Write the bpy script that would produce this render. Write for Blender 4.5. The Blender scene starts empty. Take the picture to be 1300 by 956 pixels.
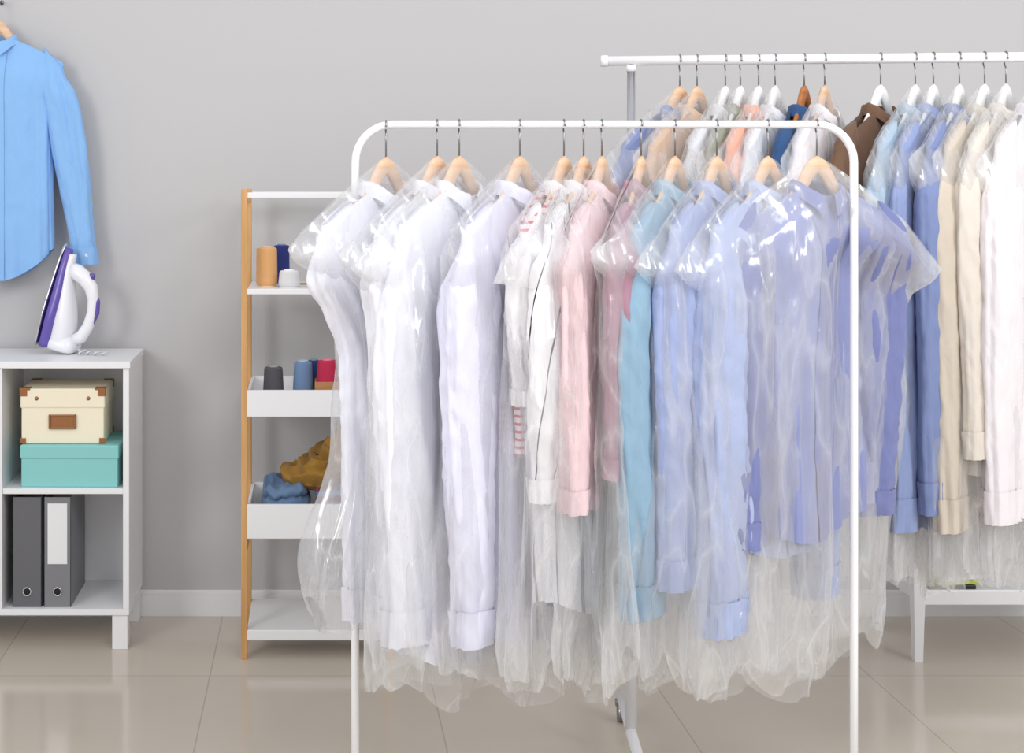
import bpy, bmesh, math, random
from mathutils import Vector, Matrix, noise
random.seed(4)
S = bpy.context.scene
S.view_settings.view_transform = 'Standard'
try:
    S.cycles.transparent_max_bounces = 28
except Exception: pass
F = 1800.0; CAMZ = 1.35; DW = 4.41
# ------------------------------------------------------------------ camera
cd = bpy.data.cameras.new('camera'); cam = bpy.data.objects.new('camera', cd)
S.collection.objects.link(cam); S.camera = cam
cam.location = (0, -DW, CAMZ); cam.rotation_euler = (math.pi/2, 0, 0)
cd.sensor_width = 36; cd.lens = 36*F/1300
cd.shift_x = 250/1300; cd.shift_y = -(478-230)/1300
# ------------------------------------------------------------------ materials
def srgb(r, g, b):
    f = lambda c: (c/255/12.92) if c/255 <= .04045 else ((c/255+.055)/1.055)**2.4
    return (f(r), f(g), f(b), 1)
def newmat(n):
    m = bpy.data.materials.new(n); m.use_nodes = True
    nt = m.node_tree; return m, nt, nt.nodes['Principled BSDF']
def plain(n, col, rough=.5, metal=0, bump=0, bscale=60, spec=.5):
    m, nt, p = newmat(n)
    p.inputs['Base Color'].default_value = srgb(*col); p.inputs['Roughness'].default_value = rough
    p.inputs['Metallic'].default_value = metal; p.inputs['Specular IOR Level'].default_value = spec
    tc = nt.nodes.new('ShaderNodeTexCoord'); ns = nt.nodes.new('ShaderNodeTexNoise')
    ns.inputs['Scale'].default_value = bscale; nt.links.new(tc.outputs['Object'], ns.inputs['Vector'])
    b = nt.nodes.new('ShaderNodeBump'); b.inputs['Strength'].default_value = bump; b.inputs['Distance'].default_value = .003
    nt.links.new(ns.outputs['Fac'], b.inputs['Height']); nt.links.new(b.outputs[0], p.inputs['Normal'])
    return m
def fabric(n, col, stripe=None, bump=.45, uv=False):
    """stripe=(colour, period, width, (ax,ay,az))"""
    m, nt, p = newmat(n); L = nt.links; N = nt.nodes
    p.inputs['Roughness'].default_value = .85; p.inputs['Specular IOR Level'].default_value = .2
    p.inputs['Sheen Weight'].default_value = .12
    tc = N.new('ShaderNodeTexCoord')
    ns = N.new('ShaderNodeTexNoise'); ns.inputs['Scale'].default_value = 9; ns.inputs['Detail'].default_value = 5
    L.new(tc.outputs['Object'], ns.inputs['Vector'])
    mp = N.new('ShaderNodeMixRGB'); mp.blend_type = 'MIX'
    c = srgb(*col); mp.inputs[1].default_value = c
    mp.inputs[2].default_value = (c[0]*.90, c[1]*.91, c[2]*.94, 1)
    L.new(ns.outputs['Fac'], mp.inputs[0]); out = mp.outputs[0]
    if stripe:
        sc, per, wid, ax = stripe
        dot = N.new('ShaderNodeVectorMath'); dot.operation = 'DOT_PRODUCT'; dot.inputs[1].default_value = ax
        L.new(tc.outputs['UV' if uv else 'Object'], dot.inputs[0])
        a = N.new('ShaderNodeMath'); a.operation = 'PINGPONG'; a.inputs[1].default_value = per/2
        L.new(dot.outputs['Value'], a.inputs[0])
        lt = N.new('ShaderNodeMath'); lt.operation = 'LESS_THAN'; lt.inputs[1].default_value = wid/2
        L.new(a.outputs[0], lt.inputs[0])
        mx = N.new('ShaderNodeMixRGB'); mx.inputs[2].default_value = srgb(*sc)
        L.new(lt.outputs[0], mx.inputs[0]); L.new(out, mx.inputs[1]); out = mx.outputs[0]
    L.new(out, p.inputs['Base Color'])
    mq = N.new('ShaderNodeMapping'); mq.inputs['Scale'].default_value = (1, 1, .45); L.new(tc.outputs['Object'], mq.inputs[0])
    n2 = N.new('ShaderNodeTexNoise'); n2.inputs['Scale'].default_value = 26; n2.inputs['Detail'].default_value = 3
    n2.inputs['Distortion'].default_value = .5
    L.new(mq.outputs[0], n2.inputs['Vector'])
    b = N.new('ShaderNodeBump'); b.inputs['Strength'].default_value = bump; b.inputs['Distance'].default_value = .012
    L.new(n2.outputs['Fac'], b.inputs['Height']); L.new(b.outputs[0], p.inputs['Normal'])
    return m
def wood(n, c1, c2, axis=2, rough=.45):
    m, nt, p = newmat(n); L = nt.links; N = nt.nodes
    tc = N.new('ShaderNodeTexCoord'); mp = N.new('ShaderNodeMapping')
    sc = [60, 60, 60]; sc[axis] = 4; mp.inputs['Scale'].default_value = sc
    ns = N.new('ShaderNodeTexNoise'); ns.inputs['Scale'].default_value = 1; ns.inputs['Detail'].default_value = 6
    L.new(tc.outputs['Object'], mp.inputs[0]); L.new(mp.outputs[0], ns.inputs['Vector'])
    r = N.new('ShaderNodeValToRGB'); r.color_ramp.elements[0].position = .3; r.color_ramp.elements[1].position = .7
    r.color_ramp.elements[0].color = srgb(*c1); r.color_ramp.elements[1].color = srgb(*c2)
    L.new(ns.outputs['Fac'], r.inputs[0]); L.new(r.outputs[0], p.inputs['Base Color'])
    p.inputs['Roughness'].default_value = rough
    return m
def plastic(n, tint=(254, 254, 255), base=.17, edge=.16, crease_glint=.24):
    m = bpy.data.materials.new(n); m.use_nodes = True; nt = m.node_tree; N = nt.nodes; L = nt.links
    N.clear(); out = N.new('ShaderNodeOutputMaterial')
    tc = N.new('ShaderNodeTexCoord')
    mp = N.new('ShaderNodeMapping'); mp.inputs['Scale'].default_value = (1, 1, .30); mp.inputs['Rotation'].default_value = (0, .25, 0)
    L.new(tc.outputs['Object'], mp.inputs[0])
    ns = N.new('ShaderNodeTexNoise'); ns.inputs['Scale'].default_value = 10; ns.inputs['Detail'].default_value = 2.5; ns.inputs['Roughness'].default_value = .5
    ns.inputs['Distortion'].default_value = .35; L.new(mp.outputs[0], ns.inputs['Vector'])
    a = N.new('ShaderNodeMath'); a.operation = 'MULTIPLY_ADD'; a.inputs[1].default_value = 2; a.inputs[2].default_value = -1; L.new(ns.outputs['Fac'], a.inputs[0])
    ab = N.new('ShaderNodeMath'); ab.operation = 'ABSOLUTE'; L.new(a.outputs[0], ab.inputs[0])
    sb = N.new('ShaderNodeMath'); sb.operation = 'SUBTRACT'; sb.inputs[0].default_value = 1; L.new(ab.outputs[0], sb.inputs[1])
    pw = N.new('ShaderNodeMath'); pw.operation = 'POWER'; pw.inputs[1].default_value = 18; L.new(sb.outputs[0], pw.inputs[0])
    p3 = N.new('ShaderNodeMath'); p3.operation = 'POWER'; p3.inputs[1].default_value = 3; L.new(sb.outputs[0], p3.inputs[0])
    b = N.new('ShaderNodeBump'); b.inputs['Strength'].default_value = .6; b.inputs['Distance'].default_value = .012
    L.new(p3.outputs[0], b.inputs['Height'])
    tr = N.new('ShaderNodeBsdfTransparent'); tr.inputs[0].default_value = (.995, .995, .997, 1)
    df = N.new('ShaderNodeBsdfDiffuse'); df.inputs[0].default_value = srgb(*tint)
    tl = N.new('ShaderNodeBsdfTranslucent'); tl.inputs[0].default_value = srgb(*tint)
    hz = N.new('ShaderNodeMixShader'); hz.inputs[0].default_value = .45; L.new(df.outputs[0], hz.inputs[1]); L.new(tl.outputs[0], hz.inputs[2])
    gl = N.new('ShaderNodeBsdfGlossy'); gl.inputs['Roughness'].default_value = .16; L.new(b.outputs[0], gl.inputs['Normal'])
    lw = N.new('ShaderNodeLayerWeight'); lw.inputs['Blend'].default_value = .3
    f0 = N.new('ShaderNodeMath'); f0.operation = 'MULTIPLY_ADD'; f0.inputs[1].default_value = crease_glint; f0.inputs[2].default_value = base  # crease whitening, whose pale streaks also paint highlights into the haze
    L.new(pw.outputs[0], f0.inputs[0])
    f1 = N.new('ShaderNodeMath'); f1.operation = 'MULTIPLY_ADD'; f1.inputs[1].default_value = edge
    L.new(lw.outputs['Facing'], f1.inputs[0]); L.new(f0.outputs[0], f1.inputs[2])
    m1 = N.new('ShaderNodeMixShader'); L.new(f1.outputs[0], m1.inputs[0]); L.new(tr.outputs[0], m1.inputs[1]); L.new(hz.outputs[0], m1.inputs[2])
    f2 = N.new('ShaderNodeMath'); f2.operation = 'MULTIPLY_ADD'; f2.inputs[1].default_value = .14; f2.inputs[2].default_value = .08
    L.new(lw.outputs['Fresnel'], f2.inputs[0])
    m2 = N.new('ShaderNodeMixShader'); L.new(f2.outputs[0], m2.inputs[0]); L.new(m1.outputs[0], m2.inputs[1]); L.new(gl.outputs[0], m2.inputs[2])
    L.new(m2.outputs[0], out.inputs[0])
    return m
M = {}
M['white'] = plain('white_lacquer', (236, 236, 238), .35)
M['rackwhite'] = plain('white_powder_coat', (240, 240, 242), .3)
M['chrome'] = plain('chrome', (205, 205, 210), .15, 1)
M['steel'] = plain('hook_steel', (150, 150, 155), .25, 1)
M['woodh'] = wood('hanger_wood', (212, 172, 138), (228, 196, 166), 0)
M['woodd'] = wood('brown_hanger_wood', (150, 88, 40), (185, 118, 62), 0)
M['bamboo'] = wood('bamboo', (196, 146, 90), (218, 172, 116), 2)
M['whiteh'] = plain('white_hanger', (235, 235, 235), .4)
M['button'] = plain('button', (225, 225, 232), .3)
M['plastic'] = plastic('clear_plastic_film')
# ------------------------------------------------------------------ mesh helpers
def link(o): S.collection.objects.link(o); return o
def mobj(name, vs, fs, mat, parent=None, smooth=True, loc=None, uvs=None):
    me = bpy.data.meshes.new(name); me.from_pydata([tuple(v) for v in vs], [], fs); me.update()
    if uvs:
        lay = me.uv_layers.new(name='UVMap'); nu, nv = uvs
        for pl_ in me.polygons:
            j, i = divmod(pl_.index, nu)
            if j >= nv: continue
            cs = [(i, j), (i+1, j), (i+1, j+1), (i, j+1)]
            for li_, c_ in zip(pl_.loop_indices, cs): lay.data[li_].uv = (c_[0]/nu, c_[1]/nv)
    bm = bmesh.new(); bm.from_mesh(me); bmesh.ops.recalc_face_normals(bm, faces=bm.faces); bm.to_mesh(me); bm.free()
    if smooth: me.polygons.foreach_set('use_smooth', [True]*len(me.polygons))
    me.materials.append(mat); o = bpy.data.objects.new(name, me); link(o)
    if parent: o.parent = parent
    if loc is not None: o.location = loc
    return o
def tag(o, label, cat, group=None, kind=None):
    if label: o['label'] = label
    if cat: o['category'] = cat
    if group: o['group'] = group
    if kind: o['kind'] = kind
    return o
def thing(name, label, cat, loc, rotz=0, group=None):
    e = bpy.data.objects.new(name, None); e.empty_display_size = .05; link(e); e.location = loc
    e.rotation_euler = (0, 0, rotz); tag(e, label, cat, group); return e
def boxgeo(x0, x1, y0, y1, z0, z1, bev=.002):
    bm = bmesh.new(); bmesh.ops.create_cube(bm, size=1)
    for v in bm.verts:
        v.co = Vector((x0+(v.co.x+.5)*(x1-x0), y0+(v.co.y+.5)*(y1-y0), z0+(v.co.z+.5)*(z1-z0)))
    if bev: bmesh.ops.bevel(bm, geom=bm.edges[:], offset=bev, segments=2, affect='EDGES', profile=.5)
    vs = [v.co.copy() for v in bm.verts]; fs = [[v.index for v in f.verts] for f in bm.faces]; bm.free()
    return vs, fs
def merge(*gs):
    V, Fc = [], []
    for v, f in gs:
        o = len(V); V += list(v); Fc += [[i+o for i in q] for q in f]
    return V, Fc
def box(name, x0, x1, y0, y1, z0, z1, mat, parent=None, bev=.002):
    return mobj(name, *boxgeo(x0, x1, y0, y1, z0, z1, bev), mat, parent, smooth=False)
def grid(fn, nu, nv, wrap=True, capb=False, capt=False):
    V = []; Fc = []
    for j in range(nv+1):
        for i in range(nu if wrap else nu+1):
            V.append(fn(i/nu, j/nv))
    w = nu if wrap else nu+1
    for j in range(nv):
        for i in range(nu):
            a = j*w+i; b = j*w+(i+1) % w
            Fc.append([a, b, b+w, a+w])
    if capt: Fc.append([i for i in range(w)])
    if capb: Fc.append([nv*w+i for i in range(w)][::-1])
    return V, Fc
def sweep(pts, r, n=10, ell=1.0, caps=True, up=Vector((0, 1, 0))):
    pts = [Vector(p) for p in pts]; m = len(pts); V = []; Fc = []
    prev = None
    for k, p in enumerate(pts):
        t = (pts[min(k+1, m-1)]-pts[max(k-1, 0)]).normalized()
        if prev is None:
            u = up if abs(t.dot(up)) < .9 else Vector((1, 0, 0))
            a = (u-t*u.dot(t)).normalized()
        else:
            a = (prev-t*prev.dot(t)).normalized()
        prev = a; b = t.cross(a)
        rr = r[k] if isinstance(r, (list, tuple)) else r
        if isinstance(rr, (list, tuple)): ra, rb = rr
        else: ra, rb = rr, rr*ell
        for i in range(n):
            an = 2*math.pi*i/n; V.append(p+a*math.cos(an)*ra+b*math.sin(an)*rb)
    for k in range(m-1):
        for i in range(n):
            a = k*n+i; b = k*n+(i+1) % n; Fc.append([a, b, b+n, a+n])
    if caps: Fc.append(list(range(n))[::-1]); Fc.append([(m-1)*n+i for i in range(n)])
    return V, Fc
def lathe(prof, n=32, c=(0, 0, 0)):
    V = []; Fc = []; c = Vector(c)
    for r, z in prof:
        for i in range(n):
            a = 2*math.pi*i/n; V.append(c+Vector((r*math.cos(a), r*math.sin(a), z)))
    for k in range(len(prof)-1):
        for i in range(n):
            a = k*n+i; b = k*n+(i+1) % n; Fc.append([a, b, b+n, a+n])
    Fc.append(list(range(n))[::-1]); Fc.append([(len(prof)-1)*n+i for i in range(n)])
    return V, Fc
def sm(a, b, x):
    t = max(0, min(1, (x-a)/(b-a))); return t*t*(3-2*t)
def li(a, b, x): return max(0, min(1, (x-a)/(b-a)))
def sp(x, e): return math.copysign(abs(x)**e, x)
def nz(x, y, z): return noise.noise(Vector((x, y, z)))
# ------------------------------------------------------------------ room
m, nt, p = newmat('painted_wall'); p.inputs['Base Color'].default_value = srgb(192, 191, 192); p.inputs['Roughness'].default_value = .8
tc = nt.nodes.new('ShaderNodeTexCoord'); ns = nt.nodes.new('ShaderNodeTexNoise'); ns.inputs['Scale'].default_value = 220
b = nt.nodes.new('ShaderNodeBump'); b.inputs['Strength'].default_value = .06
nt.links.new(tc.outputs['Object'], ns.inputs['Vector']); nt.links.new(ns.outputs['Fac'], b.inputs['Height']); nt.links.new(b.outputs[0], p.inputs['Normal'])
wall = box('wall_back', -4, 5, 0, .12, 0, 3.2, m, bev=0); wall['kind'] = 'structure'
m, nt, p = newmat('floor_tiles'); N = nt.nodes; L = nt.links
tc = N.new('ShaderNodeTexCoord'); mp = N.new('ShaderNodeMapping'); mp.inputs['Location'].default_value = (.287+6, .54+6, 0)
L.new(tc.outputs['Object'], mp.inputs[0]); br = N.new('ShaderNodeTexBrick'); L.new(mp.outputs[0], br.inputs['Vector'])
br.offset = 0; br.inputs['Scale'].default_value = 1; br.inputs['Brick Width'].default_value = .6; br.inputs['Row Height'].default_value = .6
br.inputs['Mortar Size'].default_value = .0020; br.inputs['Mortar Smooth'].default_value = .2
br.inputs['Color1'].default_value = srgb(204, 194, 181); br.inputs['Color2'].default_value = srgb(201, 191, 178); br.inputs['Mortar'].default_value = srgb(178, 168, 155)
ns = N.new('ShaderNodeTexNoise'); ns.inputs['Scale'].default_value = 5; ns.inputs['Detail'].default_value = 6; L.new(tc.outputs['Object'], ns.inputs['Vector'])
mx = N.new('ShaderNodeMixRGB'); mx.blend_type = 'OVERLAY'; mx.inputs[0].default_value = .06; L.new(br.outputs['Color'], mx.inputs[1]); L.new(ns.outputs['Fac'], mx.inputs[2])
L.new(mx.outputs[0], p.inputs['Base Color']); p.inputs['Roughness'].default_value = .12
fl = box('floor', -4, 5, -6, .12, -.1, 0, m, bev=0); fl['kind'] = 'structure'
bb = mobj('baseboard_back', *merge(boxgeo(-4, 5, -.014, 0, 0, .066, .001), boxgeo(-4, 5, -.009, 0, .066, .08, .002)), M['white'], None, False); bb['kind'] = 'structure'
# ------------------------------------------------------------------ clothes rails
FD = 2.70
fs_ = FD/F
RZ = 1.458
def front_x(px): return (px-400)*fs_
xl, xr = front_x(451), front_x(1084)
yF = FD-DW
rack = thing('clothes_rack', 'white tubular clothes rack with rounded corners, full of covered shirts', 'clothes rack', (0, yF, 0))
R = .072; pts = [(xl, 0, .06), (xl, 0, .5), (xl, 0, 1.0), (xl, 0, RZ-R)]
for k in range(1, 9):
    a = k/8*math.pi/2; pts.append((xl+R-R*math.cos(a), 0, RZ-R+R*math.sin(a)))
for k in range(1, 12): pts.append((xl+R+(xr-xl-2*R)*k/12, 0, RZ))
for k in range(0, 9):
    a = k/8*math.pi/2; pts.append((xr-R+R*math.sin(a), 0, RZ-R+R*math.cos(a)))
pts += [(xr, 0, 1.0), (xr, 0, .5), (xr, 0, .06)]
mobj('rail_frame', *sweep(pts, .0076, 16), M['rackwhite'], rack)
for x in (xl, xr):
    mobj('foot', *sweep([(x, -.24, .055), (x, -.1, .06), (x, .1, .06), (x, .24, .055)], .011, 14), M['rackwhite'], rack)
    for y in (-.22, .22):
        w = lathe([(.004, -.012), (.022, -.011), (.024, -.006), (.024, .006), (.022, .011), (.004, .012)], 20)
        w = ([Vector((v.z+x, v.x+y, v.y+.0245)) for v in w[0]], w[1])
        mobj('castor', *merge(w, boxgeo(x-.016, x+.016, y-.008, y+.008, .04, .056)), M['steel'], rack)
mobj('crossbar', *sweep([(xl, 0, .14), (xr, 0, .14)], .008, 12), M['rackwhite'], rack)
# back rack
B0 = Vector((.675, 3.33-DW, 1.632)); BA = math.radians(6.5); bc, bs = math.cos(BA), math.sin(BA)
def back_t(px):
    q = (px-400)/F; return (q*3.33-B0.x)/(bc+q*bs)
def back_pt(px):
    t = back_t(px); return Vector((B0.x+t*bc, B0.y-t*bs, B0.z))
rk = thing('clothes_rack', 'tall white clothes rack with chrome uprights behind the rounded rack', 'clothes rack', (B0.x, B0.y, 0), -BA)
BL = 1.38; BZ = B0.z
mobj('rail', *sweep([(-.0, 0, BZ), (BL*.5, 0, BZ), (BL, 0, BZ)], .0115, 18), M['rackwhite'], rk)
for x0, x1 in ((-.004, .012), (BL-.012, BL+.004)):
    mobj('end_cap', *sweep([(x0, 0, BZ), (x1, 0, BZ)], .0135, 18), M['rackwhite'], rk)
for x in (.066, BL-.066):
    mobj('upright', *sweep([(x, 0, .75), (x, 0, BZ-.008)], .0095, 16), M['chrome'], rk)
    mobj('base_post', *sweep([(x, 0, .06), (x, 0, .78)], .0135, 16), M['rackwhite'], rk)
    mobj('collar_sleeve', *sweep([(x, 0, BZ-.025), (x, 0, BZ-.01)], .0115, 16), M['rackwhite'], rk)
    mobj('foot', *sweep([(x, -.20, .06), (x, .24, .06)], .0125, 14), M['rackwhite'], rk)
    for y in (-.18, .22):
        w = lathe([(.004, -.012), (.022, -.011), (.024, -.006), (.024, .006), (.022, .011), (.004, .012)], 20)
        w = ([Vector((v.z+x, v.x+y, v.y+.0245)) for v in w[0]], w[1])
        mobj('castor', *merge(w, boxgeo(x-.016, x+.016, y-.008, y+.008, .04, .056)), M['steel'], rk)
# ------------------------------------------------------------------ garments
def hanger(P, phi, rr, mat, label, group, hookrot=0.0):
    h = thing('clothes_hanger', label, 'hanger', P, phi, group)
    r = rr+.0018
    pts2 = [(r*math.cos(math.radians(a)), 0, r*math.sin(math.radians(a))) for a in range(200, -31, -15)]
    pts2 += [(r*.55, 0, -r*1.25), (r*.12, 0, -r*1.7), (0, 0, -r*2.3), (0, 0, -.072)]
    hk = mobj('hook', *sweep(pts2, .0017, 8), M['steel'], h); hk.rotation_euler = (0, 0, -phi+math.pi/2+hookrot)
    pts = []; rad = []
    n = 36
    for k in range(n+1):
        x = -.17+.34*k/n; q = abs(x)/.17
        pts.append((x, 0, -.126-.088*q**1.25+.050*math.exp(-(x/.045)**2)))
        e = max(.15, math.sin(min(1, (1-q)*14+.1)*math.pi/2))
        rad.append(((.008-.001*q)*e, (.017-.008*min(1, q*1.6))*e))
    b = mobj('hanger_body', *sweep(pts, rad, 14), mat, h)
    return h
def shirt(P, phi, mat, label, group, L=.74, SL=.64, T=.028, seed=0, splay=.0, W=.188, buttons=False, collar=True, amp=1.0, slmat=None, cumat=None, lean=0, bend=0, sw=1.0, tail=.05, gap=.02):
    s = thing('shirt', label, 'shirt', P, phi, group)
    Wl = W-gap
    slmat = slmat or mat; cumat = cumat or slmat
    def warp(p, v):
        p.x += lean*sm(.03, .35, v)
        if bend: p.y += bend*sm(.06, .25, v)*(1+.5*v)*sm(-.03, .10, p.x)
        return p
    def torso(a, v, off=0):
        c, sn = math.cos(a), math.sin(a)
        w = W+(Wl-W)*sm(0, .22, v)+.012*v
        x = w*sp(c, .75)
        q = min(1.1, abs(x)/.19)
        zt = -.106-.080*q**1.3-.030*max(0, 1-(x/.055)**2)
        zb = -.11-L+tail*(abs(x)/w)**2
        z = zt+(zb-zt)*v
        t = T*sm(0, .16, v)*(1+.2*v)+.015
        g = sm(.02, .18, v)
        f = nz(c*2.6+seed, sn*2.6+seed*.7, z*.9)*.028*sm(.03, .5, v)*amp
        f += (.2-abs(nz(c*5.5+seed+z*.6, sn*5+3, z*1.0)))*.036*amp*g
        f += (.2-abs(nz(x*14+z*9+seed, sn*3, z*9-x*10)))*.007*amp*g
        y = t*sp(sn, .7)+f*sp(sn, .6)*1.0
        x += c*f*.6
        y += .012*nz(seed, z*2.2, 3.3)*v
        return warp(Vector((x, y+off*(1 if sn > 0 else -1), z)), v)
    mobj('shirt_body', *grid(lambda u, v: torso(2*math.pi*u, v), 96, 76), mat, s, uvs=(96, 76))
    d = .10
    pl = grid(lambda u, v: torso(1.5*math.pi-d+2*d*u, .03+.965*v, .0028), 4, 50, wrap=False)
    mobj('placket', *pl, cumat, s)
    def btn(q):
        g = lathe([(.0052, -.001), (.0058, 0), (.0052, .0014), (.0035, .0009)], 14)
        mobj('button', [Vector((v.x, -v.z, v.y))+q for v in g[0]], g[1], M['button'], s)
    if buttons:
        for k in range(6): btn(torso(1.5*math.pi, .10+.14*k, .0045))
    ry0 = min(.038, T+.012)
    for sg in (-1, 1):
        sd = seed+sg*7.3
        def sl(u, v, extra=0):
            a = 2*math.pi*u; c, sn = math.cos(a), math.sin(a)
            cx = sg*(W-.030+.012*sm(0, .3, v)+splay*v**1.1)+.008*nz(sd, v*1.6, 1)*v
            z0 = -.178-SL*v
            rx = (.034+.028*sm(0, .16, v))*(1-.28*sm(.3, 1, v))*sw+extra
            ry = (.014+(ry0-.014)*sm(0, .2, v))*(1-.15*v)+extra
            fo = (nz(c*1.6+sd, sn*1.6, z0*1.3)*.010+(.2-abs(nz(c*2.6+sd+z0*1.6, sn*2.4+2, z0*2)))*.026+(.2-abs(nz(c*2+sd, sn*3, z0*20+c*3)))*.008)*sm(0, .15, v)*amp
            x = cx+rx*c+fo*c; y = ry*sn+fo*sn+.008*nz(sd+5, v*2.0, 2)*v-.004
            z = z0+.040*(1-sm(0, .25, v))*(-sg*c)*.8
            return warp(Vector((x, y, z)), v)
        mobj('sleeve', *grid(lambda u, v: sl(u, v*.925), 44, 80, capt=True), slmat, s, uvs=(44, 80))
        g = merge(grid(lambda u, v: sl(u, .915+.085*v, .0030), 44, 8), grid(lambda u, v: sl(u, .915+.085*v, .0006), 44, 8))
        mobj('cuff', *g, cumat, s)
        if buttons: btn(sl(.80, .955, .003))
    if collar:
        def col(u, v):
            a = -math.pi/2+.2+(2*math.pi-.4)*u
            fr = max(0, -math.sin(a)); ry = max(.024, T*.8+.006)
            prof = [(0, -.152), (0, -.134), (.001, -.122), (.004, -.118), (.008, -.122), (.011, -.136), (.014, -.146)]
            k = v*6; i = min(5, int(k)); t = k-i
            e = prof[i][0]*(1-t)+prof[i+1][0]*t; z = prof[i][1]*(1-t)+prof[i+1][1]*t
            z -= .028*fr**2
            if v > .6: z -= .022*fr**8*(v-.6)/.4
            z += .005*nz(a*2+seed, 1, 1)
            return warp(Vector(((.052+e)*math.cos(a), (ry+e)*math.sin(a), z+.012)), 0)
        mobj('collar', *grid(col, 48, 12, wrap=False), cumat, s)
    return s
def cover(P, phi, label, group, L=1.0, T=.045, TS=.03, seed=0, WS=.29, WM=.235, WB=.25, lean=0, bend=0, rise=.05, leanb=.4):
    r1 = nz(seed, 1, 7)
    def f(u, v):
        a = 2*math.pi*u; c, sn = math.cos(a), math.sin(a)
        cw = WS+.03*nz(seed, 5, sp(c, .2))
        w = cw+(WM-.004-cw)*li(.0, .135, v)
        w = w+.004*sm(.135, .3, v)+(WB-WM)*sm(.45, .95, v)
        x = w*sp(c, .74)
        q = abs(x)/.3
        zt = -.060-.170*q**1.12-.03*max(0, q-.8)/.2*(nz(seed, 2, c*.3)+.4)
        zb = -.07-L+.07*nz(c*1.5+seed, sn*1.5, 4)+.010*nz(c*5+seed, sn*5, 4)+rise*sm(-.1, 1, -c)
        z = zt+(zb-zt)*v
        t = T*sm(0, .16, v)*(1+.15*v)+.003
        A = sm(0.01, .14, v)
        g1 = nz(x*5+z*(.9+r1)+seed, sp(sn, .3)*1.5, z*.5)
        g2 = abs(nz(x*10+z*(1.6+2*r1)+seed, sp(sn, .3)*2, z*.6))
        g3 = abs(nz(x*20-z*2.2+seed, sp(sn, .3)*2, z*1.3))
        g4 = abs(nz(x*30+seed, sp(sn, .3)*3, z*16))
        fo = g1*(.012+.026*v)+(.2-g2)*(.022+.046*v)+(.2-g3)*(.015+.014*v)+(.2-g4)*.006*(1-.8*v)
        fo *= (A+(1-A)*.25)
        fo += sm(.8, .99, v)*(.2-abs(nz(x*12+seed, sn*3, z*6)))*.012
        e = nz(c*2+seed, 3, z*1.6)*.012+(.2-abs(nz(seed, c, z*3.5)))*.018
        x = x*(1-.02*sm(.94, 1, v))+sp(c, 1.5)*(e*A+fo*.5)
        ya = t*abs(sn)**.8+fo*abs(sn)**.5
        ya = max(ya, (TS+.019)*sm(-.01, .09, v)*(1-sm(.80, .95, v))*abs(sn)**.7)
        y = math.copysign(ya, sn)*(1-.2*sm(.94, 1, v))
        y += .014*nz(seed+9, z*1.6, c*1.2)*v
        y += .035*nz(seed, 8, 1)*sm(.8, 1, q)*(1-sm(.05, .2, v))*2
        x += lean*sm(.04, .28, v)*(1-(1-leanb)*sm(.62, .93, v))
        if bend: y += bend*sm(.04, .22, v)*(1+.5*v)*sm(-.03, .10, x)
        return Vector((x, y, z))
    o = mobj('garment_cover', *grid(f, 190, 170), M['plastic'])
    o.location = P; o.rotation_euler = (0, 0, phi); tag(o, label, 'garment cover', group)
    return o
FAB = {}
def fab(key, col, **k):
    if key not in FAB: FAB[key] = fabric('cotton_'+key, col, **k)
    return FAB[key]
fab('white', (238, 238, 245)); fab('cool_white', (238, 238, 247)); fab('lavender', (228, 227, 243)); fab('warm_white', (240, 237, 239))
fab('black_stripe', (240, 238, 240), stripe=((35, 35, 45), 1, .085, (9, 0, 0)), uv=True)
fab('black_stripe_sleeve', (240, 238, 240), stripe=((30, 30, 40), 1, .050, (5, 1.6, 0)), uv=True)
fab('red_stripe', (242, 228, 230), stripe=((205, 90, 100), .014, .005, (0, 0, 1)))
fab('pink', (236, 208, 211)); fab('mauve', (172, 132, 148)); fab('pale_pink', (240, 220, 225)); fab('denim_light', (142, 174, 196))
fab('periwinkle', (158, 170, 208)); fab('periwinkle_light', (172, 183, 215)); fab('indigo', (142, 149, 192)); fab('indigo_shaded', (122, 129, 176))  # darker indigo copy puts the sleeves' shade into the cloth colour
fab('sky', (142, 188, 238)); fab('beige', (206, 194, 178)); fab('cream', (222, 213, 201)); fab('brown', (112, 84, 66))
fab('olive', (150, 152, 136)); fab('salmon', (240, 176, 152)); fab('grey', (218, 218, 222)); fab('denim', (52, 84, 128))
fab('pale_blue', (170, 190, 208)); fab('blue', (124, 138, 180)); fab('blue_grey', (142, 156, 196)); fab('rose_white', (234, 228, 230)); fab('tan', (206, 178, 156))
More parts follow.
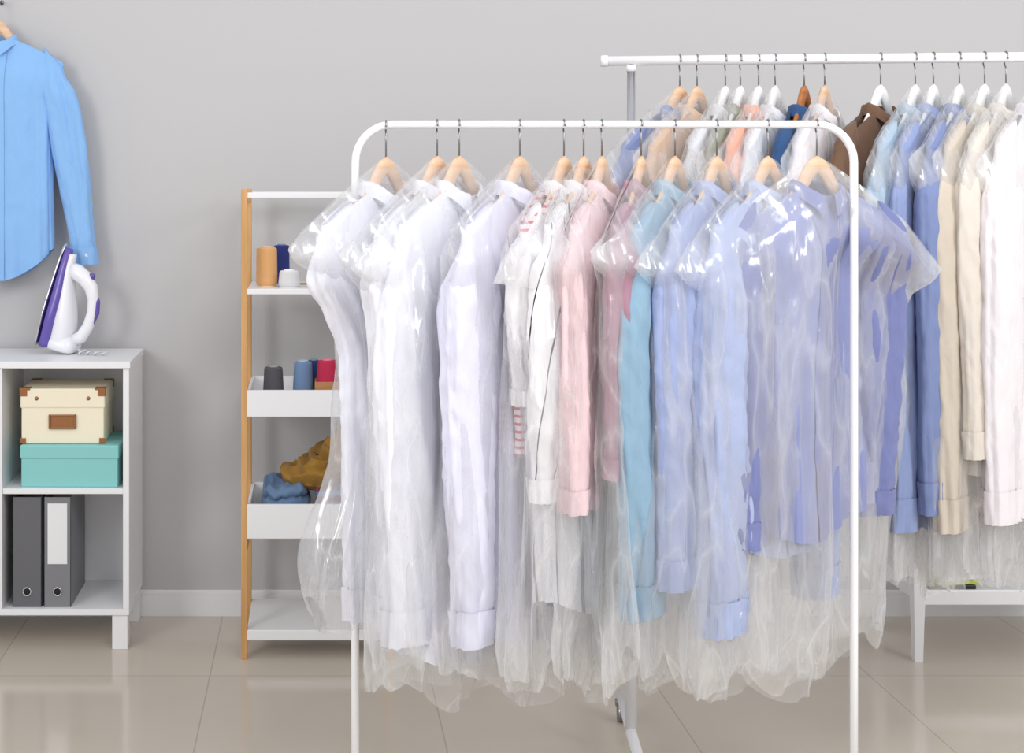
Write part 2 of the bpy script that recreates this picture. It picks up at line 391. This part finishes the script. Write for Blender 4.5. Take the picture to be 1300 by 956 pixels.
# px, yaw from the depth direction, fabric, L, SL, T, cover T, cover L, description, lean, sleeve width
front = [
 (490, 40, 'cool_white', .86, .74, .036, .056, .94, 'white shirt', .12, 1.45),
 (555, 38, 'white', .86, .74, .028, .046, .96, 'white shirt', .05, 1.45),
 (583, 40, 'white', .90, .76, .028, .046, .98, 'white shirt', .00, 1.45),
 (660, 38, 'lavender', .86, .76, .034, .052, .98, 'pale lavender shirt', .0, 1.5),
 (716, 33, 'red_stripe', .54, .33, .018, .036, .97, 'white and red striped shirt', 0, 1.0),
 (741, 31, 'black_stripe', .80, .50, .022, .040, .98, 'white shirt with thin black stripes', -.01, 1.2),
 (764, 27, 'pink', .56, .52, .024, .036, .98, 'pale pink shirt', .01, 1.35),
 (814, 27, 'mauve', .54, .46, .020, .040, .99, 'mauve-pink shirt', .0, 1.0),
 (857, 37, 'denim_light', .66, .71, .026, .044, .97, 'light blue chambray shirt', 0, 1.35),
 (910, 40, 'periwinkle', .72, .66, .026, .044, .98, 'periwinkle blue shirt', 0, 1.25),
 (975, 47, 'periwinkle_light', .70, .75, .028, .046, .99, 'light periwinkle shirt', 0, 1.25),
 (1037, 64, 'indigo', .68, .60, .026, .042, .96, 'violet blue shirt', 0.01, 1.1),
]
for k, (px, yaw, fk, Lb, SL, T, CT, CL, desc, lean, sw) in enumerate(front):
    P = Vector((front_x(px), yF, RZ)); last = px == 1037
    if px == 490: P.z -= .002
    phi = math.radians(90-yaw); bend = .055 if last else 0
    slm = {'red_stripe': FAB['warm_white'], 'black_stripe': FAB['black_stripe_sleeve'], 'indigo': FAB['indigo_shaded']}.get(fk)
    cum = None if (last or not slm) else FAB['warm_white']
    hanger(P, phi, .0076, M['woodh'], 'light wooden clothes hanger with steel hook on rounded rack', 'wooden hangers on the rounded rack')
    shirt(P, phi, FAB[fk], desc+' hanging inside a clear plastic cover', 'shirts on the rounded rack', L=Lb, SL=SL, T=T, seed=k*11.7+1, buttons=k in (9, 10), lean=lean, bend=bend, amp=1.15 if last else 1.0, W=.225 if last else .190, sw=sw, slmat=slm, cumat=cum, gap=.035 if last else .02)
    cover(P, phi, 'crinkled clear plastic garment cover over '+desc, 'garment covers on the rounded rack', L=CL, T=CT, TS=T, seed=k*5.1+2, lean=lean, bend=bend*1.15,
          WS=.345 if last else (.285 if k == 0 else .32 if k in (9, 10) else .28+.02*(k % 3)), WM=.285 if last else (.228 if k == 0 else .245), WB=.265 if last else .262, rise=0.03 if last else (.12 if k == 0 else .06), leanb=.55)
back = [
 (863, 48, 'blue', .74, .62, .020, .030, 'blue shirt', 'woodh', 1),
 (885, 42, 'tan', .74, .62, .014, .022, 'tan shirt', 'woodh', 1),
 (921, 36, 'grey', .74, .62, .020, .030, 'light grey shirt', 'whiteh', 1),
 (940, 34, 'olive', .74, .62, .014, .022, 'grey-green shirt', 'whiteh', 1),
 (963, 34, 'salmon', .74, .62, .014, .024, 'salmon shirt', 'whiteh', 1),
 (984, 34, 'grey', .74, .62, .016, .026, 'light grey shirt', 'whiteh', 1),
 (1021, 34, 'denim', .70, .62, .020, .0, 'dark denim shirt', 'woodd', 0),
 (1047, 36, 'rose_white', .74, .62, .018, .034, 'white shirt', 'woodh', 1),
 (1118, 46, 'brown', .76, .62, .028, .0, 'brown shirt', 'whiteh', 0),
 (1162, 42, 'pale_blue', .86, .74, .024, .036, 'pale blue shirt', 'whiteh', 1),
 (1185, 40, 'blue_grey', .96, .86, .016, .030, 'periwinkle blue shirt', 'whiteh', 1),
 (1218, 40, 'blue', .90, .82, .020, .034, 'blue shirt', 'whiteh', 1),
 (1250, 45, 'beige', .92, .86, .022, .034, 'beige jacket', 'whiteh', 1),
 (1277, 44, 'cream', .86, .70, .020, .034, 'cream jacket', 'whiteh', 1),
 (1314, 46, 'rose_white', .94, .84, .028, .040, 'off-white shirt', 'whiteh', 1),
]
for k, (px, yaw, fk, Lb, SL, T, CT, desc, hm, cv) in enumerate(back):
    P = back_pt(px); phi = math.radians(90-yaw)
    kind = {'woodh': 'light wooden', 'woodd': 'brown wooden', 'whiteh': 'white'}[hm]
    hanger(P, phi, .0115, M[hm], kind+' clothes hanger with steel hook on tall rack', 'hangers on the tall rack', hookrot=-BA)
    shirt(P, phi, FAB[fk], desc+(' in a plastic cover' if cv else ' without a cover')+' on the tall rack', 'shirts on the tall rack', L=Lb, SL=SL, T=T, seed=k*9.3+50, buttons=k in (8, 10), sw=1.5 if k > 9 else 1.35, W=.215, amp=.7)
    if cv: cover(P, phi, 'crinkled clear plastic garment cover over '+desc, 'garment covers on the tall rack', L=1.11, T=CT, TS=T, seed=k*4.7+40, WS=.30 if k else .35, WM=.262, WB=.258, rise=.03)
# blue shirt hanging on the wall
P = Vector(((-4-400)*4.34/F, -.07, 1.905))
nail = mobj('wall_hook', *merge(sweep([(P.x, 0, P.z-.001), (P.x, -.08, P.z-.001), (P.x, -.09, P.z+.010)], .0035, 10), sweep([(P.x, 0, P.z), (P.x, -.004, P.z)], .007, 20)), M['steel'])
tag(nail, 'small steel hook on the grey wall holding the blue shirt', 'wall hook')
hanger(P, 0, .004, M['woodh'], 'wooden hanger of the blue shirt on the wall', 'hanger', hookrot=0)
shirt(P, 0, FAB['sky'], 'bright blue long-sleeved shirt hanging on the grey wall', None, L=.75, SL=.63, T=.026, seed=77, splay=.085, W=.204, buttons=True, sw=.88, amp=.6, tail=.10, gap=.036)
# ------------------------------------------------------------------ white cabinet
CF = 4.08; cy = CF-DW; X1 = (164-400)*CF/F; X0 = X1-.76
cab = thing('shelf_cabinet', 'white open shelf cabinet on short square legs', 'cabinet', ((X0+X1)/2, cy+.16, 0))
hw = (X1-X0)/2; ox = (X0+X1)/2; TZ = .832
def cbox(n, x0, x1, z0, z1, y0=-.16, y1=.15, bev=.0015): return box(n, x0, x1, y0, y1, z0, z1, M['white'], cab, bev)
cbox('top_panel', -hw-.004, hw+.004, TZ-.02, TZ, -.168, .152)
cbox('bottom_panel', -hw, hw, .10, .118)
for x in (-hw, hw-.018): cbox('side_panel', x, x+.018, .118, TZ-.02)
cbox('divider_panel', -.004, .014, .118, TZ-.02)
cbox('shelf', -hw+.018, -.004, .448, .464, -.155); cbox('shelf', .014, hw-.018, .448, .464, -.155)
cbox('back_panel', -hw+.018, hw-.018, .118, TZ-.02, .142, .15, 0)
for x in (-hw+.005, hw-.05):
    for y in (-.155, .10): box('leg', x, x+.045, y, y+.045, 0, .10, M['white'], cab)
def storage(name, label, cx, cyy, z, w, d, h, lidh, mat, rot, fancy=False):
    e = thing(name, label, 'storage box', (cx, cyy, z), rot)
    box('box_body', -w/2+.003, w/2-.003, -d/2+.003, d/2-.003, 0, h-.004, mat, e, .003)
    box('box_lid', -w/2, w/2, -d/2, d/2, h-lidh, h, mat, e, .004)
    if fancy:
        br_ = plain('brown_leather', (150, 96, 52), .5); ms = plain('label_brass', (160, 110, 70), .35, .6)
        for sx in (-1, 1):
            for sy in (-1, 1):
                g = merge(boxgeo(sx*w/2-sx*.028, sx*w/2+sx*.0015, sy*d/2-sy*.028, sy*d/2+sy*.0015, h-.004, h+.0018, .0005),
                          boxgeo(min(sx*w/2-sx*.020, sx*(w/2+.0016)), max(sx*w/2-sx*.020, sx*(w/2+.0016)), sy*d/2-.0016, sy*d/2+.0016, h-.022, h, .0004),
                          boxgeo(sx*w/2-.0016, sx*w/2+.0016, min(sy*d/2-sy*.02, sy*d/2), max(sy*d/2-sy*.02, sy*d/2), h-.022, h, .0004))
                mobj('corner_guard', *g, br_, e, False)
                g = boxgeo(min(sx*w/2-sx*.016, sx*(w/2+.001)), max(sx*w/2-sx*.016, sx*(w/2+.001)), sy*(d/2-.002)-.0018, sy*(d/2-.002)+.0018, .001, .016, .0004)
                mobj('corner_guard', *g, br_, e, False)
        y = -d/2-.001; zc = h*.40; a, b2 = .040, .021
        g = merge(boxgeo(-a, a, y-.004, y+.002, zc+b2-.006, zc+b2), boxgeo(-a, a, y-.004, y+.002, zc-b2, zc-b2+.006),
                  boxgeo(-a, -a+.007, y-.004, y+.002, zc-b2, zc+b2), boxgeo(a-.007, a, y-.004, y+.002, zc-b2, zc+b2))
        mobj('label_frame', *g, ms, e, False)
        box('label_card', -a+.005, a-.005, y-.0015, y+.002, zc-b2+.004, zc+b2-.004, br_, e, 0)
        for sx in (-1, 1):
            g = lathe([(.006, 0), (.005, .002), (.002, .003)], 14); g = ([Vector((v.x+sx*.075, -v.z-d/2, v.y+h-lidh*.5)) for v in g[0]], g[1])
            mobj('rivet', *g, ms, e)
    return e
teal = plain('teal_card', (136, 202, 200), .6); creamb = plain('cream_card', (243, 234, 209), .6, bump=.1)
xb = (92-400)*4.2/F
storage('storage_box', 'teal cardboard storage box with lid on cabinet shelf', xb+.010, cy+.14, .464, .286, .24, .122, .040, teal, -.02)
storage('storage_box', 'cream storage box with brown corner guards on teal box', (85-400)*4.2/F, cy+.14, .587, .245, .20, .160, .057, creamb, .01, True)
def binder(cx, w, mat, label, lab):
    e = thing('ring_binder', label, 'binder', (cx, cy+.02, .118), 0, 'ring binders on the bottom shelf')
    g = merge(boxgeo(-w/2, w/2, 0, .003, 0, .318, .001), boxgeo(-w/2, -w/2+.003, 0, .25, 0, .318, .001), boxgeo(w/2-.003, w/2, 0, .25, 0, .318, .001))
    mobj('binder_cover', *g, mat, e, False)
    box('paper_block', -w/2+.006, w/2-.02, .02, .23, .004, .297, plain('paper', (235, 235, 230), .8), e, 0)
    g = []
    for k in range(25):
        a = 2*math.pi*k/24; g.append((.0115*math.cos(a), -.001, .045+.0115*math.sin(a)))
    mobj('finger_ring', *sweep(g, .0022, 8, caps=False), M['chrome'], e)
    hg = lathe([(.0098, 0), (.0098, .002), (.004, .0022)], 20); hg = ([Vector((v.x, -v.z*.5, v.y+.045)) for v in hg[0]], hg[1])
    mobj('finger_hole', *hg, plain('hole_dark', (25, 25, 27), .8), e)
    if lab: box('spine_label', -w*.36, w*.36, -.0012, .001, .125, .300, plain('spine_label_card', (232, 232, 234), .6), e, 0)
    return e
dg = plain('grey_binder_card', (126, 126, 130), .55)
binder(-.833, .084, plain('mid_binder_card', (100, 100, 105), .55), 'dark grey ring binder on the bottom shelf', False)
binder(-.745, .078, dg, 'grey ring binder with white spine label', True)
binder(-1.0, .07, plain('teal_binder_card', (70, 160, 165), .5), 'teal ring binder on the bottom shelf', False)
# ------------------------------------------------------------------ iron
def loftsec(secs, n=32, e=.7):
    V = []; Fc = []
    for (h, p0, p1, w) in secs:
        for i in range(n):
            a = 2*math.pi*i/n
            V.append(Vector(((p0+p1)/2+(p1-p0)/2*sp(math.cos(a), e), w*sp(math.sin(a), e), h)))
    for k in range(len(secs)-1):
        for i in range(n):
            a = k*n+i; b = k*n+(i+1) % n; Fc.append([a, b, b+n, a+n])
    Fc.append(list(range(n))[::-1]); Fc.append([(len(secs)-1)*n+i for i in range(n)])
    return V, Fc
iron = thing('steam_iron', 'white and purple steam iron standing upright on cabinet', 'iron', ((51-400)*4.25/F, -.13, TZ), -.25)
tilt = Matrix.Rotation(math.radians(14), 3, 'Y')
def irp(name, g, mat, smooth=True):
    vs = [(tilt @ Vector(v)+Vector((0, 0, .026)))*1.08 for v in g[0]]
    return mobj(name, vs, g[1], mat, iron, smooth)
purple = plain('purple_plastic', (100, 84, 168), .25); wht = plain('iron_white_plastic', (236, 236, 242), .25)
def wid(h): return .056*min(1, (max(0, (.292-h))/.21)**.62)
hs = [.004+.286*k/24 for k in range(25)]
irp('soleplate', loftsec([(h, -.001, .006, max(.002, wid(h))) for h in hs], e=.35), M['chrome'])
irp('purple_shell', loftsec([(h, .006, .026+.014*(1-sm(.12, .28, h)), max(.003, wid(h)*.97)) for h in hs if h < .284], e=.55), purple)
irp('white_body', loftsec([(h, .02, .040+.045*(1-sm(.05, .25, h)), max(.003, wid(h)*.78)) for h in hs if h < .275], e=.75), wht)
irp('heel_rest', loftsec([(0.0, .01, .098, .040), (.006, .006, .106, .046), (.02, .006, .106, .046), (.034, .02, .10, .04), (.045, .03, .085, .03)], e=.5), wht)
hp = [(.085, 0, .03), (.110, 0, .05), (.122, 0, .085), (.125, 0, .125), (.119, 0, .160), (.104, 0, .190), (.080, 0, .210), (.055, 0, .220), (.035, 0, .225)]
irp('handle', sweep(hp, [.019, .018, .0155, .015, .016, .019, .022, .023, .020], 18, up=Vector((0, 1, 0))), wht)
irp('handle_grip', sweep([(.130, 0, .09), (.136, 0, .125), (.131, 0, .155), (.117, 0, .182)], [.007, .0095, .0095, .006], 14), purple)
irp('steam_button', lathe([(.009, 0), (.009, .012), (.006, .015)], 18, (.100, 0, .214)), purple)
cp = [(.105, 0, .03)]
for k in range(60):
    t = k/59; cp.append((.12+.10*t, -.02+.018*math.sin(t*26), .004+.010*(1+math.cos(t*26))*(.5)*(1-t*.4)))
cordm = plain('cord_white', (215, 215, 222), .5)
mobj('power_cord', *sweep([Vector(p) for p in cp], .0028, 8), cordm, iron)
# ------------------------------------------------------------------ ladder shelf
LF = 4.0; ly = LF-DW; lx0 = -.209; lx1 = .222; LDp = .30
ls = thing('shelving_unit', 'narrow bamboo and white shelving unit by the wall', 'shelf', ((lx0+lx1)/2, ly+LDp/2, 0))
hw2 = (lx1-lx0)/2; hd = LDp/2
for sx in (-1, 1):
    for sy in (-1, 1):
        x = sx*(hw2-.0085); y = sy*(hd-.012)
        box('post', x-.0085, x+.0085, y-.012, y+.012, 0, 1.327, M['bamboo'], ls, .002)
    for z in (1.30, .30, .72):
        mobj('side_rail', *boxgeo(sx*(hw2-.0085)-.007, sx*(hw2-.0085)+.007, -hd+.024, hd-.024, z-.011, z+.011, .002), M['bamboo'], ls, False)
ix = hw2-.017
for sy in (-1, 1): box('top_bar', -ix, ix, sy*(hd-.012)-.008, sy*(hd-.012)+.008, 1.302, 1.318, M['white'], ls, .002)
box('shelf', -ix, ix, -hd, hd, 1.030, 1.046, M['white'], ls)
def tray(z0, z1):
    g = merge(boxgeo(-ix, ix, -hd, hd, z0, z0+.010, .001), boxgeo(-ix, ix, -hd-.001, -hd+.010, z0-.001, z1, .0015), boxgeo(-ix, ix, hd-.010, hd, z0, z1, .0015),
              boxgeo(-ix, -ix+.009, -hd+.002, hd-.002, z0, z1-.0005, .0015), boxgeo(ix-.009, ix, -hd+.002, hd-.002, z0, z1-.0005, .0015))
    mobj('tray_shelf', *g, M['white'], ls, False)
tray(.686, .760); tray(.342, .438)
box('shelf', -ix, ix, -hd, hd, .054, .083, M['white'], ls)
def spool(X, d, z, r, h, col, label, taper=.88):
    e = thing('thread_spool', label, 'thread spool', (X, d-DW, z), 0)
    m_ = plain('thread_'+label.split()[0], col, .75)
    nt = m_.node_tree; pr = nt.nodes['Principled BSDF']
    tc = nt.nodes.new('ShaderNodeTexCoord'); wv = nt.nodes.new('ShaderNodeTexWave'); wv.bands_direction = 'Z'; wv.inputs['Scale'].default_value = 160; wv.inputs['Distortion'].default_value = 1.2
    bp_ = nt.nodes.new('ShaderNodeBump'); bp_.inputs['Strength'].default_value = .6; bp_.inputs['Distance'].default_value = .002
    nt.links.new(tc.outputs['Object'], wv.inputs['Vector']); nt.links.new(wv.outputs['Fac'], bp_.inputs['Height']); nt.links.new(bp_.outputs[0], pr.inputs['Normal'])
    pr2 = [(r*.90, .004), (r*.98, .007), (r, .012)]
    for k in range(8): q = k/7; pr2.append((r*(1-(1-taper)*q), .012+(h-.022)*q))
    pr2 += [(r*taper*.96, h-.006), (r*taper*.85, h-.004)]
    mobj('thread', *lathe(pr2, 40), m_, e)
    mobj('spool_core', *lathe([(r*.88, 0), (r*.88, .004), (r*.5, .005), (r*.45, h-.004), (r*.50, h-.003), (r*.50, h), (r*.38, h), (r*.36, h-.02)], 30), plain('core_'+label.split()[0], tuple(min(255, int(c*.5+120)) for c in col), .5), e)
spool(-.140, 4.10, 1.046, .031, .116, (244, 186, 124), 'orange cone of thread on the top shelf', .96)
spool(-.099, 4.20, 1.046, .024, .118, (40, 55, 130), 'navy blue thread spool on the top shelf', .95)
spool(-.074, 4.06, 1.046, .031, .052, (238, 238, 240), 'white short thread spool on the top shelf', .9)
spool(-.121, 4.12, .696, .032, .118, (98, 96, 102), 'charcoal thread spool standing in the tray', .84)
spool(-.035, 4.12, .696, .031, .134, (122, 152, 192), 'blue-grey thread spool standing in the tray', .84)
spool(-.004, 4.22, .696, .022, .125, (40, 60, 110), 'dark-blue thread spool behind others in tray', .84)
wbx = thing('wooden_box', 'small open wooden box in the shelf tray', 'box', (.065, 4.11-DW, .696)); wm = wood('box_wood', (160, 110, 66), (190, 138, 90), 0)
g = merge(boxgeo(-.066, .066, -.045, .045, 0, .006), boxgeo(-.066, .066, -.045, -.039, 0, .078), boxgeo(-.066, .066, .039, .045, 0, .078), boxgeo(-.066, -.060, -.039, .039, 0, .078), boxgeo(.060, .066, -.039, .039, 0, .078))
mobj('box_shell', *g, wm, wbx, False)
mobj('box_insert', *boxgeo(-.059, .059, -.038, .038, .006, .062), wm, wbx, False)
spool(.036, 4.10, .758, .033, .078, (206, 44, 84), 'crimson thread spool on the wooden box', .86)
spool(.096, 4.12, .758, .026, .07, (120, 60, 140), 'violet thread spool on the wooden box', .86)
sc = thing('scissors', 'gold handled sewing scissors lying on the shelf', 'scissors', (-.012, 4.09-DW, 1.0505), .15)
gold = plain('gold_metal', (200, 160, 80), .35, .8)
for sg in (-1, 1):
    lp = [(.052+.022*math.cos(2*math.pi*k/20), sg*.020+.015*math.sin(2*math.pi*k/20), .006+.004*(sg+1)/2) for k in range(21)]
    mobj('handle_loop', *merge(sweep(lp, .0045, 8, caps=False), sweep([(.033, sg*.014, .006), (.015, sg*.004, .006), (-.005, 0, .005)], .0045, 8)), gold, sc)
    mobj('blade', *sweep([(0, 0, .002+.002*(sg+1)), (-.028, -sg*.004, .002+.002*(sg+1)), (-.034, -sg*.006, .002+.002*(sg+1))], [(.004, .0015), (.003, .0015), (.0005, .0005)], 8), gold, sc)
def pile(name, label, X0_, X1_, d, dd, z0, z1, mat, seed, layers=4):
    # a stack of soft folded layers, each layer edge bulging outward
    cx = (X0_+X1_)/2; a = (X1_-X0_)/2; h = z1-z0
    def f(u, v):
        th = 2*math.pi*u; c, s_ = math.cos(th), math.sin(th)
        if v < .75:
            q = v/.75; z = q
            bulge = abs(math.sin(q*math.pi*layers+.6*nz(c*2+seed, s_*2, 1)))
            r = .86+.14*bulge**.6+.06*nz(c*2+seed, s_*2, q*4)-.10*q
            if q < .03: r *= .9
        else:
            q = (v-.75)/.25; z = 1; r = .80*(1-q)
        x = sp(c, .7)*r*a; y = sp(s_, .7)*r*dd
        zz = z*h*(1+.22*nz(x*12+seed, y*12, 2)*z)+(.15-abs(nz(x*25+seed, y*18, 5)))*.03*z
        return Vector((x, y, max(0, zz)))
    o = mobj(name, *grid(f, 96, 72, capb=True), mat); o.location = (cx, d-DW, z0); tag(o, label, 'folded clothes'); return o
pile('folded_jeans', 'blue denim jeans folded in the tray shelf', -.160, -.01, 4.12, .10, .3525, .478, fabric('jeans', (104, 130, 162)), 3)
pile('folded_shirt', 'dark red and blue shirt folded in the tray', -.006, .150, 4.09, .09, .3525, .474, fabric('plaid', (126, 66, 86), stripe=((100, 132, 170), .03, .013, (0, .3, 1))), 8)
mus = fabric('mustard_knit', (160, 120, 52), bump=.9)
def mustard():
    def f(u, v):
        th = 2*math.pi*u; c, s_ = math.cos(th), math.sin(th); ph = math.pi*v
        r = sp(math.sin(ph), .6); z = .5+.5*sp(math.cos(ph), .8)
        x = c*r*.128; y = s_*r*.085
        H = .07+.130*sm(-.10, .09, x)
        zz = z*H
        n_ = (.2-abs(nz(x*11+zz*14+5, y*8, zz*16-x*8)))*.085+nz(x*32, y*30, zz*30)*.004
        n_ += (.15-abs(nz(x*22-zz*10, y*14, zz*24+x*12)))*.030
        k = sm(0, .2, z)
        return Vector((x+c*n_*.5*k, y+s_*n_*k, zz+n_*k*.8))
    o = mobj('folded_sweater', *grid(f, 120, 80), mus); o.location = (.030, 4.13-DW, .456); tag(o, 'mustard yellow knitted sweater crumpled on folded jeans', 'sweater')
mustard()
# ------------------------------------------------------------------ side table lower right
st = thing('side_table', 'white wooden side table with tapered legs and lower shelf', 'table', (1.99, 4.13-DW, 0))
for sx in (-1, 1):
    for sy in (-1, 1):
        bx = sx*.295; by = sy*.14
        g = sweep([(bx, by, 0), (bx, by, .1), (bx-sx*.0, by, .22), (bx-sx*.005, by-sy*.005, .45)], [.016, .019, .024, .024], 4, up=Vector((1, 1, 0)))
        mobj('leg', *g, M['white'], st, False)
box('lower_shelf', -.28, .28, -.135, .135, .155, .198, M['white'], st, .003)
box('table_top', -.32, .32, -.17, .17, .45, .472, M['white'], st, .004)
for i, (c, w) in enumerate([((30, 30, 32), .13), ((190, 205, 70), .12), ((225, 225, 228), .12)]):
    e = thing('magazine', ['black magazine lying on table shelf', 'yellow-green magazine lying on table shelf', 'white magazine lying on table shelf'][i], 'magazine', (1.80+.006*i, 4.10-DW, .1985+.0125*i), .12*i, 'magazines on the table shelf')
    box('magazine_cover', -w/2, w/2, -.10, .10, 0, .0115, plain('magazine_cover_mat', c, .3), e, .001)
# ------------------------------------------------------------------ light
w = bpy.data.worlds.new('world'); S.world = w; w.use_nodes = True
w.node_tree.nodes['Background'].inputs[0].default_value = (.98, .985, 1, 1); w.node_tree.nodes['Background'].inputs[1].default_value = .79
def area(n, loc, tgt, sx, sy, e, col=(1, 1, 1)):
    l = bpy.data.lights.new(n, 'AREA'); l.shape = 'RECTANGLE'; l.size = sx; l.size_y = sy; l.energy = e; l.color = col
    o = bpy.data.objects.new(n, l); link(o); o.location = loc
    o.rotation_euler = (Vector(tgt)-Vector(loc)).to_track_quat('-Z', 'Y').to_euler(); return o
area('side_fill', (-2.6, -4.4, 2.4), (.4, -.8, 1.0), 1.2, 1.6, 58, (1, .99, .98))  # lamp added at left for highlights on the film, not a window
area('side_fill', (3.4, -4.0, 2.2), (.8, -.8, 1.0), 1.0, 1.6, 48, (1, .99, .98))  # second added lamp, from the right; no window stands there
area('overhead_fill', (1.2, -3.4, 3.1), (.9, -.8, 1.0), 1.6, 1.0, 36)  # lamp added overhead to brighten the garments, not a real fitting
